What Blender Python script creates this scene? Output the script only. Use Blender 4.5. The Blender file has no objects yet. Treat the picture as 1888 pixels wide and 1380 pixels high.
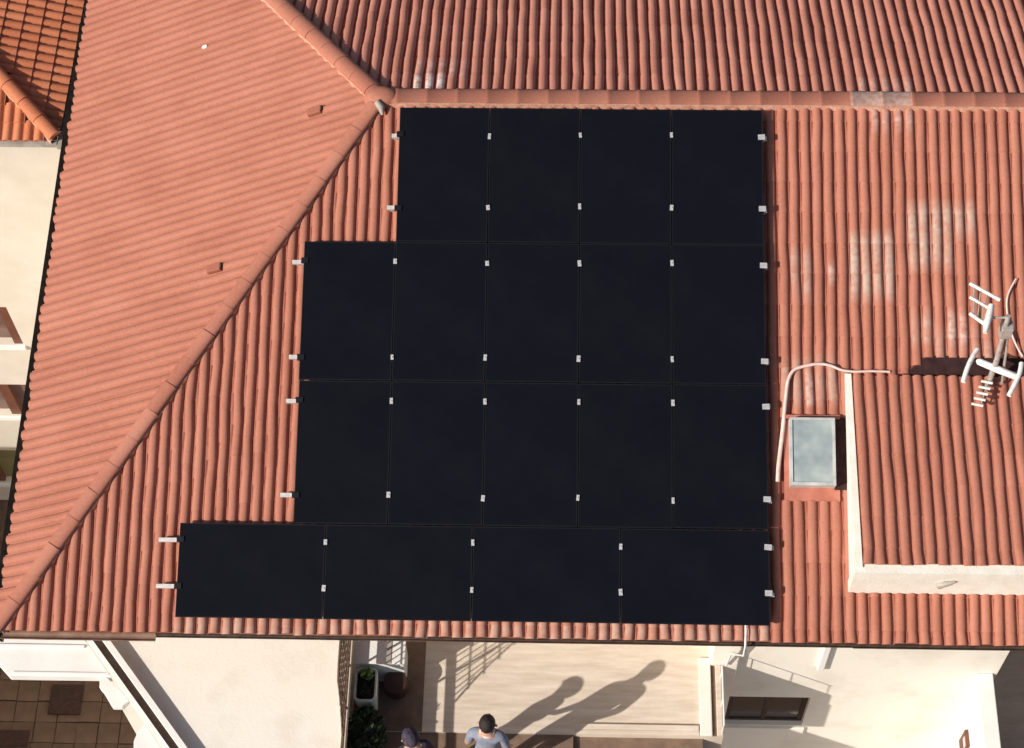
import bpy, bmesh, math, random
from mathutils import Vector, Matrix, noise
random.seed(7)
R = math.radians
sc = bpy.context.scene
col = sc.collection

# ------------------------------------------------------------------ camera, sky, sun, exposure
cam_d = bpy.data.cameras.new('camera')
cam_d.sensor_width = 36.0
cam_d.lens = 3442.13 * 36.0 / 1888.0
cam_d.clip_end = 2000.0
cam = bpy.data.objects.new('camera', cam_d)
col.objects.link(cam)
_rot = (Matrix.Rotation(R(3.355), 4, 'Z') @ Matrix.Rotation(R(30.395), 4, 'X') @ Matrix.Rotation(R(-2.276), 4, 'Z'))
cam.matrix_world = Matrix.Translation((-2.428, -14.823, 23.272)) @ _rot
sc.camera = cam

SUN_EL, SUN_AZ = 34.0, 33.3            # elevation; degrees south of west
to_sun = Vector((-math.cos(R(SUN_EL)) * math.cos(R(SUN_AZ)), -math.cos(R(SUN_EL)) * math.sin(R(SUN_AZ)), math.sin(R(SUN_EL))))
world = bpy.data.worlds.new('World')
sc.world = world
world.use_nodes = True
wn = world.node_tree
bg = wn.nodes['Background']
sky = wn.nodes.new('ShaderNodeTexSky')
sky.sky_type = 'NISHITA'
sky.sun_disc = False
sky.sun_elevation = R(SUN_EL)
sky.sun_rotation = math.atan2(to_sun.x, to_sun.y)
sky.air_density = 1.0
sky.dust_density = 2.5
wn.links.new(sky.outputs[0], bg.inputs[0])
bg.inputs[1].default_value = 0.075
sun_d = bpy.data.lights.new('sun', 'SUN')
sun_d.energy = 4.2
sun_d.angle = R(0.6)
sun_d.color = (1.0, 0.94, 0.85)
sun = bpy.data.objects.new('sun', sun_d)
col.objects.link(sun)
sun.rotation_euler = to_sun.to_track_quat('Z', 'Y').to_euler()
sun.location = to_sun * 60
sc.view_settings.view_transform = 'Standard'
sc.view_settings.look = 'None'
sc.view_settings.exposure = 0.2
sc.view_settings.gamma = 1.0
sc.view_settings.use_curve_mapping = False

# ------------------------------------------------------------------ materials
def new_mat(name):
    m = bpy.data.materials.new(name)
    m.use_nodes = True
    nt = m.node_tree
    return m, nt, nt.nodes['Principled BSDF']

def mat(name, c1, c2=None, scale=6.0, rough=0.75, bump=0.0, bscale=60.0, metal=0.0, spec=0.4, detail=5.0, stretch=None, lo=0.35, hi=0.65):
    m, nt, b = new_mat(name)
    b.inputs['Roughness'].default_value = rough
    b.inputs['Metallic'].default_value = metal
    b.inputs['Specular IOR Level'].default_value = spec
    if c2 is None:
        b.inputs['Base Color'].default_value = (*c1, 1)
    else:
        tc = nt.nodes.new('ShaderNodeTexCoord')
        src = tc.outputs['Object']
        if stretch:
            mp = nt.nodes.new('ShaderNodeMapping')
            mp.inputs['Scale'].default_value = stretch
            nt.links.new(src, mp.inputs[0]); src = mp.outputs[0]
        nz = nt.nodes.new('ShaderNodeTexNoise')
        nz.inputs['Scale'].default_value = scale
        nz.inputs['Detail'].default_value = detail
        nz.inputs['Roughness'].default_value = 0.62
        nt.links.new(src, nz.inputs['Vector'])
        cr = nt.nodes.new('ShaderNodeValToRGB')
        cr.color_ramp.elements[0].position = lo; cr.color_ramp.elements[0].color = (*c1, 1)
        cr.color_ramp.elements[1].position = hi; cr.color_ramp.elements[1].color = (*c2, 1)
        nt.links.new(nz.outputs['Fac'], cr.inputs[0])
        nt.links.new(cr.outputs[0], b.inputs['Base Color'])
    if bump:
        nb = nt.nodes.new('ShaderNodeTexNoise')
        nb.inputs['Scale'].default_value = bscale
        nb.inputs['Detail'].default_value = 4
        tc2 = nt.nodes.new('ShaderNodeTexCoord')
        nt.links.new(tc2.outputs['Object'], nb.inputs['Vector'])
        bp = nt.nodes.new('ShaderNodeBump')
        bp.inputs['Strength'].default_value = bump
        bp.inputs['Distance'].default_value = 0.02
        nt.links.new(nb.outputs['Fac'], bp.inputs['Height'])
        nt.links.new(bp.outputs[0], b.inputs['Normal'])
    return m

def tile_mat(name, dark, light, pale):
    """fired clay with a coat of paint: per-tile tone from face attributes, blotches, worn grey tiles, lime white spots"""
    m, nt, b = new_mat(name)
    N, L = nt.nodes, nt.links
    b.inputs['Roughness'].default_value = 0.72
    b.inputs['Specular IOR Level'].default_value = 0.3
    tc = N.new('ShaderNodeTexCoord')
    geo = N.new('ShaderNodeNewGeometry')
    at = N.new('ShaderNodeAttribute'); at.attribute_name = 'tone'
    n1 = N.new('ShaderNodeTexNoise'); n1.inputs['Scale'].default_value = 1.3; n1.inputs['Detail'].default_value = 5
    L.new(geo.outputs['Position'], n1.inputs['Vector'])
    n2 = N.new('ShaderNodeTexNoise'); n2.inputs['Scale'].default_value = 26; n2.inputs['Detail'].default_value = 6; n2.inputs['Roughness'].default_value = .7
    L.new(geo.outputs['Position'], n2.inputs['Vector'])
    add = N.new('ShaderNodeMath'); add.operation = 'MULTIPLY_ADD'; add.inputs[1].default_value = 0.36
    L.new(n1.outputs['Fac'], add.inputs[0]); L.new(at.outputs['Fac'], add.inputs[2])
    add2 = N.new('ShaderNodeMath'); add2.operation = 'MULTIPLY_ADD'; add2.inputs[1].default_value = 0.5
    L.new(n2.outputs['Fac'], add2.inputs[0]); L.new(add.outputs[0], add2.inputs[2])
    cr = N.new('ShaderNodeValToRGB')
    e = cr.color_ramp.elements
    e[0].position = 0.48; e[0].color = (*dark, 1)
    e[1].position = 1.32 if False else 1.0; e[1].color = (*pale, 1)
    mid = e.new(0.72); mid.color = (*light, 1)
    L.new(add2.outputs[0], cr.inputs[0])
    # worn, grey tiles
    fa = N.new('ShaderNodeAttribute'); fa.attribute_name = 'worn'
    n3 = N.new('ShaderNodeTexNoise'); n3.inputs['Scale'].default_value = 14; n3.inputs['Detail'].default_value = 6
    L.new(geo.outputs['Position'], n3.inputs['Vector'])
    ms = N.new('ShaderNodeMapRange'); ms.inputs[1].default_value = .36; ms.inputs[2].default_value = .60; ms.inputs[3].default_value = .5; ms.inputs[4].default_value = 1
    L.new(n3.outputs['Fac'], ms.inputs[0])
    mu = N.new('ShaderNodeMath'); mu.operation = 'MULTIPLY'
    L.new(fa.outputs['Fac'], mu.inputs[0]); L.new(ms.outputs[0], mu.inputs[1])
    mx = N.new('ShaderNodeMixRGB'); mx.inputs[2].default_value = (.50, .385, .315, 1)
    L.new(mu.outputs[0], mx.inputs[0]); L.new(cr.outputs[0], mx.inputs[1])
    # lime / mortar splashes
    wa = N.new('ShaderNodeAttribute'); wa.attribute_name = 'lime'
    ms2 = N.new('ShaderNodeMapRange'); ms2.inputs[1].default_value = .28; ms2.inputs[2].default_value = .78; ms2.inputs[4].default_value = .85
    L.new(n3.outputs['Fac'], ms2.inputs[0])
    mu2 = N.new('ShaderNodeMath'); mu2.operation = 'MULTIPLY'
    L.new(wa.outputs['Fac'], mu2.inputs[0]); L.new(ms2.outputs[0], mu2.inputs[1])
    mx2 = N.new('ShaderNodeMixRGB'); mx2.inputs[2].default_value = (.78, .66, .6, 1)
    L.new(mu2.outputs[0], mx2.inputs[0]); L.new(mx.outputs[0], mx2.inputs[1])
    # small dark specks
    n4 = N.new('ShaderNodeTexNoise'); n4.inputs['Scale'].default_value = 38; n4.inputs['Detail'].default_value = 3
    L.new(geo.outputs['Position'], n4.inputs['Vector'])
    ms3 = N.new('ShaderNodeMapRange'); ms3.inputs[1].default_value = .66; ms3.inputs[2].default_value = .76; ms3.inputs[4].default_value = .5
    L.new(n4.outputs['Fac'], ms3.inputs[0])
    mx3 = N.new('ShaderNodeMixRGB'); mx3.inputs[2].default_value = (.14, .05, .035, 1)
    L.new(ms3.outputs[0], mx3.inputs[0]); L.new(mx2.outputs[0], mx3.inputs[1])
    L.new(mx3.outputs[0], b.inputs['Base Color'])
    bp = N.new('ShaderNodeBump'); bp.inputs['Strength'].default_value = .35; bp.inputs['Distance'].default_value = .006
    L.new(n2.outputs['Fac'], bp.inputs['Height']); L.new(bp.outputs[0], b.inputs['Normal'])
    return m

M = {}
M['tile'] = tile_mat('painted_clay_tile', (.345, .122, .077), (.43, .168, .112), (.495, .220, .152))
M['tile_n'] = tile_mat('weathered_clay_tile', (.42, .160, .110), (.53, .222, .158), (.61, .29, .22))
M['tile_old'] = tile_mat('old_orange_clay_tile', (.43, .125, .055), (.55, .185, .088), (.62, .26, .14))
M['pan'] = mat('clay_pan', (.20, .05, .03), (.28, .075, .045), 9, .85)
M['mortar'] = mat('mortar', (.50, .24, .16), (.62, .36, .26), 12, .9, .4, 40)
M['cream'] = mat('cream_render', (.72, .645, .54), (.86, .80, .71), 1.3, .85, .14, 30, lo=.22, hi=.5, detail=9)
M['neighbour'] = mat('pale_cream_render', (.60, .535, .44), (.70, .63, .54), 1.1, .85, .14, 30, lo=.25, hi=.6, detail=8)
M['white'] = mat('white_paint', (.80, .77, .72), (.87, .85, .81), 2.5, .7, .1, 25, lo=.3, hi=.7)
M['dormer'] = mat('cream_dormer_paint', (.80, .74, .63), (.88, .84, .76), 5, .8, .2, 30)
M['floor'] = mat('cream_screed', (.58, .475, .375), (.77, .67, .56), 1.6, .8, .15, 18, stretch=(1, 7, 1), lo=.3, hi=.72)
M['brownfloor_and_shade'] = mat('brown_tile_and_shade', (.17, .11, .075), (.25, .165, .115), 5, .7, .15, 30)  # tile of landing and step; also the painted annex shade on the terrace
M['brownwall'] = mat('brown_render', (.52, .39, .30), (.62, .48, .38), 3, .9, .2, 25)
M['slab'] = mat('brown_paving', (.125, .076, .048), (.19, .12, .08), 1.6, .85, .25, 30)
M['slabjoint'] = mat('paving_bed', (.095, .058, .038), (.135, .085, .056), 8, .95)
M['mat'] = mat('dark_cover', (.045, .022, .016), (.075, .04, .03), 20, .9, .3, 60)
M['darkmetal'] = mat('dark_gutter', (.035, .02, .015), (.075, .045, .03), 8, .55)
M['blackgutter'] = mat('black_gutter', (.008, .006, .005), (.02, .014, .01), 8, .8, spec=.1)
M['bronze'] = mat('bronze_gutter', (.16, .085, .055), (.27, .16, .11), 5, .5)
M['gutter'] = mat('grey_gutter', (.30, .26, .23), (.42, .37, .32), 5, .5)
M['glass_panel'] = mat('solar_glass', (.0052, .0056, .0090), (.0072, .0074, .0108), 1.2, .3, spec=.10)
M['glass_panel2'] = mat('solar_glass_blue', (.0051, .0055, .0092), (.0071, .0074, .0111), 1.2, .3, spec=.10)
M['cell'] = mat('solar_cell', (.004, .005, .009), (.006, .007, .013), 3, .3, spec=.18)
M['frame_black'] = mat('black_anodised', (.0085, .0085, .0105), None, rough=.4, spec=.3)
M['bitumen_and_shade'] = mat('dark_lead_and_shade', (.028, .012, .012), (.05, .022, .02), 9, .8, spec=.2)  # back gutter lining, and the painted shade beside the skylight
M['alu'] = mat('aluminium', (.46, .45, .45), (.62, .61, .61), 20, .45, metal=.35)
M['alu_bar'] = mat('mill_aluminium', (.55, .52, .50), (.70, .67, .65), 20, .5, metal=.25)
M['frame_grey'] = mat('skylight_frame', (.40, .41, .40), (.60, .60, .58), 5, .5)
M['flash'] = mat('painted_flashing', (.41, .135, .088), (.50, .185, .13), 5, .6, .1, 20)
M['white_cable'] = mat('pale_conduit', (.70, .49, .43), (.80, .62, .56), 12, .6)
M['ant_white'] = mat('antenna_white', (.50, .45, .40), (.84, .81, .77), 14, .55, .2, 40, lo=.28, hi=.5)
M['ant_grey'] = mat('antenna_grey', (.34, .30, .27), (.50, .45, .41), 14, .55, metal=.2)
M['brownframe'] = mat('brown_frame', (.13, .05, .03), (.17, .065, .04), 8, .5)
M['window_in'] = mat('dim_window', (.035, .028, .026), (.055, .045, .042), 3, .12, spec=.5)
M['pink_glass'] = mat('tinted_glass', (.16, .09, .075), (.22, .13, .11), 2, .2, spec=.5)
M['olive'] = mat('olive_panel', (.20, .17, .07), (.27, .235, .11), 3, .7)
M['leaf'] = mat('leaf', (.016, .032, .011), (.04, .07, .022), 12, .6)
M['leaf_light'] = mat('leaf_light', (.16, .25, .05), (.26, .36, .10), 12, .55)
M['soil'] = mat('soil', (.02, .014, .01), (.04, .03, .02), 30, .95, .5, 60)
M['trough'] = mat('white_trough', (.62, .64, .58), (.72, .74, .68), 6, .55)
M['clay_dark'] = mat('dark_brown_pot', (.03, .012, .009), (.05, .02, .014), 8, .6)
M['rail'] = mat('brown_rail', (.12, .075, .05), (.17, .11, .075), 12, .6)
M['skin'] = mat('skin', (.42, .24, .17), (.48, .28, .2), 20, .55)
M['hair'] = mat('black_hair', (.012, .007, .006), (.03, .018, .014), 60, .6, .5, 120)
M['shirt'] = mat('grey_blue_shirt', (.20, .22, .29), (.27, .29, .36), 14, .9, .3, 30)
M['collar'] = mat('pale_collar', (.62, .50, .48), (.70, .58, .56), 14, .9)
M['trousers'] = mat('dark_trousers', (.03, .032, .04), (.05, .052, .06), 14, .9)
M['navy'] = mat('navy_hoodie', (.022, .018, .032), (.07, .055, .08), 22, .9, .4, 50)
M['shoe'] = mat('shoe', (.05, .04, .035), None, rough=.6)
M['steel'] = mat('painted_steel', (.45, .45, .44), (.55, .55, .54), 12, .45)
M['sky_glass'] = mat('skylight_glass', (.20, .26, .27), (.44, .48, .47), 3.2, .22, spec=.7, detail=2.0, lo=.3, hi=.72)  # pale mottling paints a sky reflection into the glass colour

# ------------------------------------------------------------------ helpers
def tag(o, label=None, cat=None, group=None, kind=None):
    if label: o['label'] = label
    if cat: o['category'] = cat
    if group: o['group'] = group
    if kind: o['kind'] = kind
    return o

def empty(name, loc=(0, 0, 0), label=None, cat=None, group=None, parent=None):
    o = bpy.data.objects.new(name, None)
    o.empty_display_size = .2
    col.objects.link(o); o.location = loc
    if parent: setparent(o, parent)
    return tag(o, label, cat, group)

def setparent(o, p):
    bpy.context.view_layer.update() if False else None
    o.parent = p
    pw = world_of(p)
    o.matrix_parent_inverse = pw.inverted()

def world_of(o):
    m = Matrix.LocRotScale(o.location, o.rotation_euler, o.scale)
    if o.parent:
        return world_of(o.parent) @ o.matrix_parent_inverse @ m
    return m

def link(name, me, material=None, parent=None):
    o = bpy.data.objects.new(name, me)
    if material is not None and not me.materials:
        for mm in (material if isinstance(material, (list, tuple)) else [material]):
            me.materials.append(mm)
    col.objects.link(o)
    if parent: setparent(o, parent)
    return o

def mesh(name, vs, fs, smooth=None):
    me = bpy.data.meshes.new(name)
    me.from_pydata([tuple(v) for v in vs], [], fs)
    me.update()
    if smooth:
        me.polygons.foreach_set('use_smooth', [True] * len(me.polygons))
        me.set_sharp_from_angle(angle=R(smooth))
    return me

class MB:
    def __init__(s): s.v = []; s.f = []
    def poly(s, vs, fs):
        k = len(s.v); s.v += [Vector(v) for v in vs]; s.f += [tuple(i + k for i in f) for f in fs]
    def box(s, x0, x1, y0, y1, z0, z1):
        s.poly([(x0,y0,z0),(x1,y0,z0),(x1,y1,z0),(x0,y1,z0),(x0,y0,z1),(x1,y0,z1),(x1,y1,z1),(x0,y1,z1)],
               [(0,3,2,1),(4,5,6,7),(0,1,5,4),(1,2,6,5),(2,3,7,6),(3,0,4,7)])
    def fbox(s, o, a, b, n, a0, a1, b0, b1, n0, n1):
        P = lambda i, j, k: o + a * i + b * j + n * k
        s.poly([P(a0,b0,n0),P(a1,b0,n0),P(a1,b1,n0),P(a0,b1,n0),P(a0,b0,n1),P(a1,b0,n1),P(a1,b1,n1),P(a0,b1,n1)],
               [(0,3,2,1),(4,5,6,7),(0,1,5,4),(1,2,6,5),(2,3,7,6),(3,0,4,7)])
    def prism(s, pts, z0, z1):
        n = len(pts)
        s.poly([(x,y,z0) for x,y in pts] + [(x,y,z1) for x,y in pts],
               [tuple(range(n-1,-1,-1)), tuple(range(n,2*n))] + [(i,(i+1)%n,(i+1)%n+n,i+n) for i in range(n)])
    def tube(s, pts, r, seg=8, cap=True):
        pts = [Vector(p) for p in pts]; rings = []
        up = Vector((0,0,1))
        for i, p in enumerate(pts):
            d = (pts[min(i+1,len(pts)-1)] - pts[max(i-1,0)]).normalized()
            u = d.cross(up if abs(d.z) < .9 else Vector((1,0,0))).normalized(); w = u.cross(d)
            rr = r[i] if isinstance(r, (list,tuple)) else r
            rings.append([p + (u*math.cos(2*math.pi*k/seg) + w*math.sin(2*math.pi*k/seg))*rr for k in range(seg)])
        k0 = len(s.v)
        for rg in rings: s.v += rg
        for i in range(len(rings)-1):
            for k in range(seg):
                a = k0+i*seg+k; b_ = k0+i*seg+(k+1)%seg
                s.f.append((a, b_, b_+seg, a+seg))
        if cap:
            s.f.append(tuple(k0+k for k in range(seg-1,-1,-1)))
            s.f.append(tuple(k0+(len(rings)-1)*seg+k for k in range(seg)))
    def lathe(s, c, prof, seg=18):
        k0 = len(s.v); c = Vector(c)
        for (r, z) in prof:
            for k in range(seg):
                a = 2*math.pi*k/seg
                s.v.append(c + Vector((r*math.cos(a), r*math.sin(a), z)))
        for i in range(len(prof)-1):
            for k in range(seg):
                a = k0+i*seg+k; b_ = k0+i*seg+(k+1)%seg
                s.f.append((a,b_,b_+seg,a+seg))
        s.f.append(tuple(k0+k for k in range(seg-1,-1,-1)))
        s.f.append(tuple(k0+(len(prof)-1)*seg+k for k in range(seg)))
    def build(s, name, material, parent=None, smooth=None, bevel=0.0):
        me = mesh(name, s.v, s.f, None)
        if bevel:
            bm = bmesh.new(); bm.from_mesh(me)
            bmesh.ops.remove_doubles(bm, verts=bm.verts, dist=1e-5)
            bmesh.ops.bevel(bm, geom=[e for e in bm.edges if e.is_manifold and e.calc_face_angle(0) > .5], offset=bevel, segments=2, affect='EDGES', profile=.6)
            bm.to_mesh(me); bm.free()
        if smooth:
            me.polygons.foreach_set('use_smooth', [True]*len(me.polygons)); me.set_sharp_from_angle(angle=R(smooth))
        return link(name, me, material, parent)

def curve_pts(pts, n=8):
    P = [Vector(p) for p in pts]; out = []
    for i in range(len(P)-1):
        p0, p1, p2, p3 = P[max(i-1,0)], P[i], P[i+1], P[min(i+2,len(P)-1)]
        for k in range(n):
            t = k/n
            out.append(.5*((2*p1)+(p2-p0)*t+(2*p0-5*p1+4*p2-p3)*t*t+(3*p1-p0-3*p2+p3)*t**3))
    out.append(P[-1]); return out

# ------------------------------------------------------------------ roof planes (crest level of the tiles)
YR, ZR = 0.215, 4.537
TS, TN = math.tan(R(17.82)), math.tan(R(17.5))
ZE = 2.45
YE = YR - (ZR-ZE)/TS                      # south eave
RE = Vector((-4.86, YR, ZR))              # west end of the ridge
XMAX = 4.6
def zs(y): return ZR + (y-YR)*TS
def zn(y): return ZR - (y-YR)*TN
WA, WB = Vector((-9.567, 3.683, ZE)), Vector((-9.319, -5.482, ZE))
nW = (WB-WA).cross(RE-WA).normalized()
if nW.z < 0: nW = -nW
nS = Vector((0, -TS, 1)).normalized(); nN = Vector((0, TN, 1)).normalized()
eW = (WB-WA).normalized()                 # along the west eave, southwards
dW = Vector((nW.x, nW.y, 0)); dW = (dW - nW*dW.dot(nW)).normalized()    # down the west slope
dS = Vector((0, -math.cos(math.atan(TS)), -math.sin(math.atan(TS))))
dN = Vector((0, math.cos(math.atan(TN)), -math.sin(math.atan(TN))))
hipS = nS.cross(nW).normalized()
if hipS.y > 0: hipS = -hipS
hipN = nN.cross(nW).normalized()
if hipN.y < 0: hipN = -hipN
PITCH = .1465

PROF = [(-.0733,-.044),(-.060,-.043),(-.053,-.027),(-.041,-.011),(-.021,-.001),(.004,0.0),(.026,-.004),(.042,-.016),(.052,-.032),(.058,-.043),(.0733,-.044)]
def tile_column(name, o, d, lat, n, s, t0, t1, material, parent, clip=None, course=.40, worn=None, lime=None, phase=0., wob=.005, step=.010, amp=1.0, tvar=.028):
    """one run of barrel tiles from t0 to t1 down the slope, at lateral position s; clip(s,t)->t trims the end under the hip"""
    rings = []; info = []
    t = t0 - (phase % course)
    ofs = random.uniform(-.003, .003); ctone = random.gauss(0, .022); wprev = random.gauss(0, wob)+ofs
    while t < t1 - .02:
        a, b_ = max(t, t0), min(t+course, t1)
        if b_ - a > .015:
            w = wprev; w2 = random.gauss(0, wob)+ofs; wprev = w2+random.uniform(-.0012,.0012); hz = random.uniform(-.001,.0015)
            g = random.gauss(0, 1)
            f0 = (a-t)/course
            rings.append((a, w, -.004+hz, .97+.03*f0)); rings.append(((a+b_)/2, (w+w2)/2+random.uniform(-.3,.3)*wob, -.004+step*.5+hz, 1.0)); rings.append((b_, w2, -.004+step+hz, 1.03)); info += [g, g, g]
        t += course
    if len(rings) < 2: return None
    vs = []; fs = []; tone = []; wr = []; lm = []
    npf = len(PROF)
    for (t, w, h, k) in rings:
        Pm = o + lat*s + d*t
        wv = worn(Pm) if worn else 0.; lv = lime(Pm)*random.uniform(.6,1.1) if lime else 0.
        for (u, z) in PROF:
            wr.append(wv if abs(u) < .056 else wv*.3); lm.append(lv if abs(u) < .05 else 0.)
            tt = t
            if clip: tt = clip(s+u, t)
            vs.append(o + lat*(s + u*(k if abs(u) < .07 else 1) + w*(1 if abs(u) < .07 else 0)) + d*tt + n*(z*amp + (h if abs(u) < .07 else 0)))
    for i in range(len(rings)-1):
        tm = (rings[i][0]+rings[i+1][0])/2
        for j in range(npf-1):
            a = i*npf+j
            fs.append((a, a+npf, a+npf+1, a+1))
            tone.append(.215 + ctone + tvar*info[i]); 
    # lower end face
    a = (len(rings)-1)*npf
    fs.append(tuple(a+j for j in range(npf))); tone.append(.0)
    me = mesh(name, vs, fs, 50)
    for nm, dat, dm in (('tone', tone, 'FACE'), ('worn', wr, 'POINT'), ('lime', lm, 'POINT')):
        at = me.attributes.new(nm, 'FLOAT', dm); at.data.foreach_set('value', dat)
    return link(name, me, material, parent)

def cap_tile(name, p0, p1, r, material, parent, side=None, squash=.55, lip=.035):
    """half-round ridge tile from p0 to p1, slightly wider at its lower end"""
    d = (p1-p0); L_ = d.length; d.normalize()
    u = d.cross(Vector((0,0,1))).normalized(); w = u.cross(d).normalized()
    vs = []; fs = []; K = 9
    for (t, rr, h) in ((0, r*.97, 0), (L_*.9, r, .004), (L_*.91, r*(1+lip), .004+lip*.12), (L_, r*(1+lip), .005+lip*.12)):
        for k in range(K):
            a = math.pi*k/(K-1)
            vs.append(p0 + d*t + u*math.cos(a)*rr + w*(math.sin(a)*rr*squash + h - .02))
    for i in range(3):
        for k in range(K-1):
            a = i*K+k; fs.append((a, a+1, a+K+1, a+K))
    fs.append(tuple(range(K))); fs.append(tuple(3*K+k for k in range(K-1,-1,-1)))
    me = mesh(name, vs, fs, 40)
    g = random.gauss(0,1)
    at = me.attributes.new('tone','FLOAT','FACE'); at.data.foreach_set('value', [.24+.05*g]*len(fs))
    c_ = (p0+p1)/2
    if abs(c_.y-YR) < .1 and 1.2 < c_.x < 2.0:
        for nm in ('worn','lime'):
            at = me.attributes.new(nm,'FLOAT','FACE'); at.data.foreach_set('value', [.45]*len(fs))
    return link(name, me, material, parent)

# ------------------------------------------------------------------ ground and yard (structure)
ZG = -9.6
gb = MB(); gb.poly([(-400,-400,ZG),(400,-400,ZG),(400,400,ZG),(-400,400,ZG)], [(0,1,2,3)])
ground = tag(gb.build('ground', M['slabjoint']), kind='structure')
ground['label'] = 'brown paved yard far below the roofs'
sl = MB(); sl.box(-.194,.194,-.194,.194,0,.022)
slab_me = None
for i in range(11):
    for j in range(7):
        x, y = -14.0+.40*i, -1.35-.40*j
        if slab_me is None:
            o = sl.build('paving_slab', M['slab'], ground, bevel=.008); slab_me = o.data
        else:
            o = link('paving_slab', slab_me, None, ground)
        o.location = (x+random.uniform(-.008,.008), y+random.uniform(-.008,.008), ZG+random.uniform(.0,.012))
        o.rotation_euler = (0,0,random.uniform(-.015,.015))

# ------------------------------------------------------------------ the house
house = empty('house', (-3, -5.53, ZG), 'large cream house under a terracotta hip roof carrying black solar panels', 'house')
FY = -5.53
# worn and limed places, in metres on the roof
WORN = [(1.06,1.62,-2.32,-1.42,.85),(1.86,2.32,-1.78,-1.10,.75),(2.32,2.66,-1.45,-1.10,.7),(.33,.62,-2.14,-1.75,.5),(1.80,2.10,-2.72,-2.36,.7),(.22,.95,-3.5,-3.02,.45),(2.1,2.75,-3.1,-2.55,.35),(-7.1,.1,-6.4,-6.05,.5)]
LIME = [(2.2,2.55,-2.72,-2.5,.8),(.80,.92,-2.1,-1.85,.9),(1.28,1.92,-.22,.25,.55),(.52,.66,-3.5,-3.12,.7)]
LIMEN = [(-4.42,-4.05,.2,.70,2.6),(-4.5,-3.8,.62,1.05,.5),(1.25,1.95,.25,.62,.6)]
def worn(P):
    for a,b_,c,d,k in WORN:
        if a < P.x < b_ and c < P.y < d: return k*random.choice((.35,.6,.85,1.0,1.1))
    return 0.
def lime(P):
    for a,b_,c,d,k in LIME:
        if a < P.x < b_ and c < P.y < d: return k
    return 0.
def limen(P):
    for a,b_,c,d,k in LIMEN:
        if a < P.x < b_ and c < P.y < d: return k
    return 0.

# --- south slope
LS = (Vector((0,YE,ZE))-Vector((0,YR,ZR))).length
OS = Vector((0,YR,ZR))
def S(x, y, off=0.):                       # point on the south slope
    return Vector((x, y, zs(y))) + nS*off
def t_of_y(y): return (YR-y)/math.cos(math.atan(TS))
slopeS = MB()
cornerSW = RE + hipS*((ZE-ZR)/hipS.z)
slopeS.poly([S(RE.x,YR,-.046), S(XMAX,YR,-.046), S(XMAX,YE,-.046), cornerSW+nS*-.046], [(0,3,2,1)])
slopeS = slopeS.build('roof_slope', M['pan'], house)
slopeS['label'] = 'terracotta roof slope under the solar panels'
def hip_t_south(x):                        # slope distance at which the hip is met
    if x >= RE.x: return 0.
    k = (x-RE.x)/hipS.x
    return t_of_y(RE.y + hipS.y*k)
def clipS(s, t): return max(t, hip_t_south(s)) if s < RE.x else t
# dormer footprint and skylight footprint
DX0, DY_TOP, DY_FRONT = 1.03, -3.16, -5.645
def slot_y(x): return DY_TOP if x < 1.70 else (-2.95 if x > 2.0 else DY_TOP + (x-1.70)/.30*.21)
SKX0, SKX1, SKY0, SKY1 = .235, .90, -4.66, -3.68
k = 0
x = 4.5
phS = .13
while x > -9.3:
    t0 = max(0., hip_t_south(x+.07))
    t1 = LS + random.uniform(-.012, .014)
    segs = []
    if x > DX0-.02:
        segs = [(t0, t_of_y(slot_y(x))+(.02 if x < 1.7 else 0.)), (t_of_y(DY_FRONT-.015), t1)]
    elif SKX0-.04 < x < SKX1+.02:
        segs = [(t0, t_of_y(SKY1)), (t_of_y(SKY0), t1)]
    else:
        segs = [(t0, t1)]
    for a, b_ in segs:
        if b_-a > .06:
            tile_column('tile_column', OS, dS, Vector((1,0,0)), nS, x, a, b_, M['tile'], slopeS, clipS, worn=worn, lime=lime, phase=(a-t0+phS) if a > t0 else phS, wob=.0052, step=.0030, amp=1.03)
    x -= PITCH
# --- north slope
LN = 6.2
slopeN = MB()
ON = Vector((0,YR,ZR))
pN = lambda x, y, off=0.: Vector((x,y,zn(y))) + nN*off
kN = (6.1-YR)/hipN.y
slopeN.poly([pN(RE.x,YR,-.046), pN(XMAX,YR,-.046), pN(XMAX,6.1,-.046), RE+hipN*kN+nN*-.046], [(0,1,2,3)])
slopeN = slopeN.build('roof_slope', M['pan'], house)
slopeN['label'] = 'weathered terracotta slope beyond the ridge'
def hip_t_north(x):
    if x >= RE.x: return 0.
    k = (x-RE.x)/hipN.x
    return (hipN.y*k)/math.cos(math.atan(TN))
def clipN(s, t): return max(t, hip_t_north(s)) if s < RE.x else t
x = 4.54
while x > -7.4:
    t0 = max(0., hip_t_north(x+.07))
    tile_column('tile_column', ON, dN, Vector((1,0,0)), nN, x, t0, 3.6, M['tile_n'], slopeN, clipN, lime=limen, phase=.2, wob=.0055, step=.0045, amp=1.08, tvar=.045)
    x -= PITCH
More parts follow.
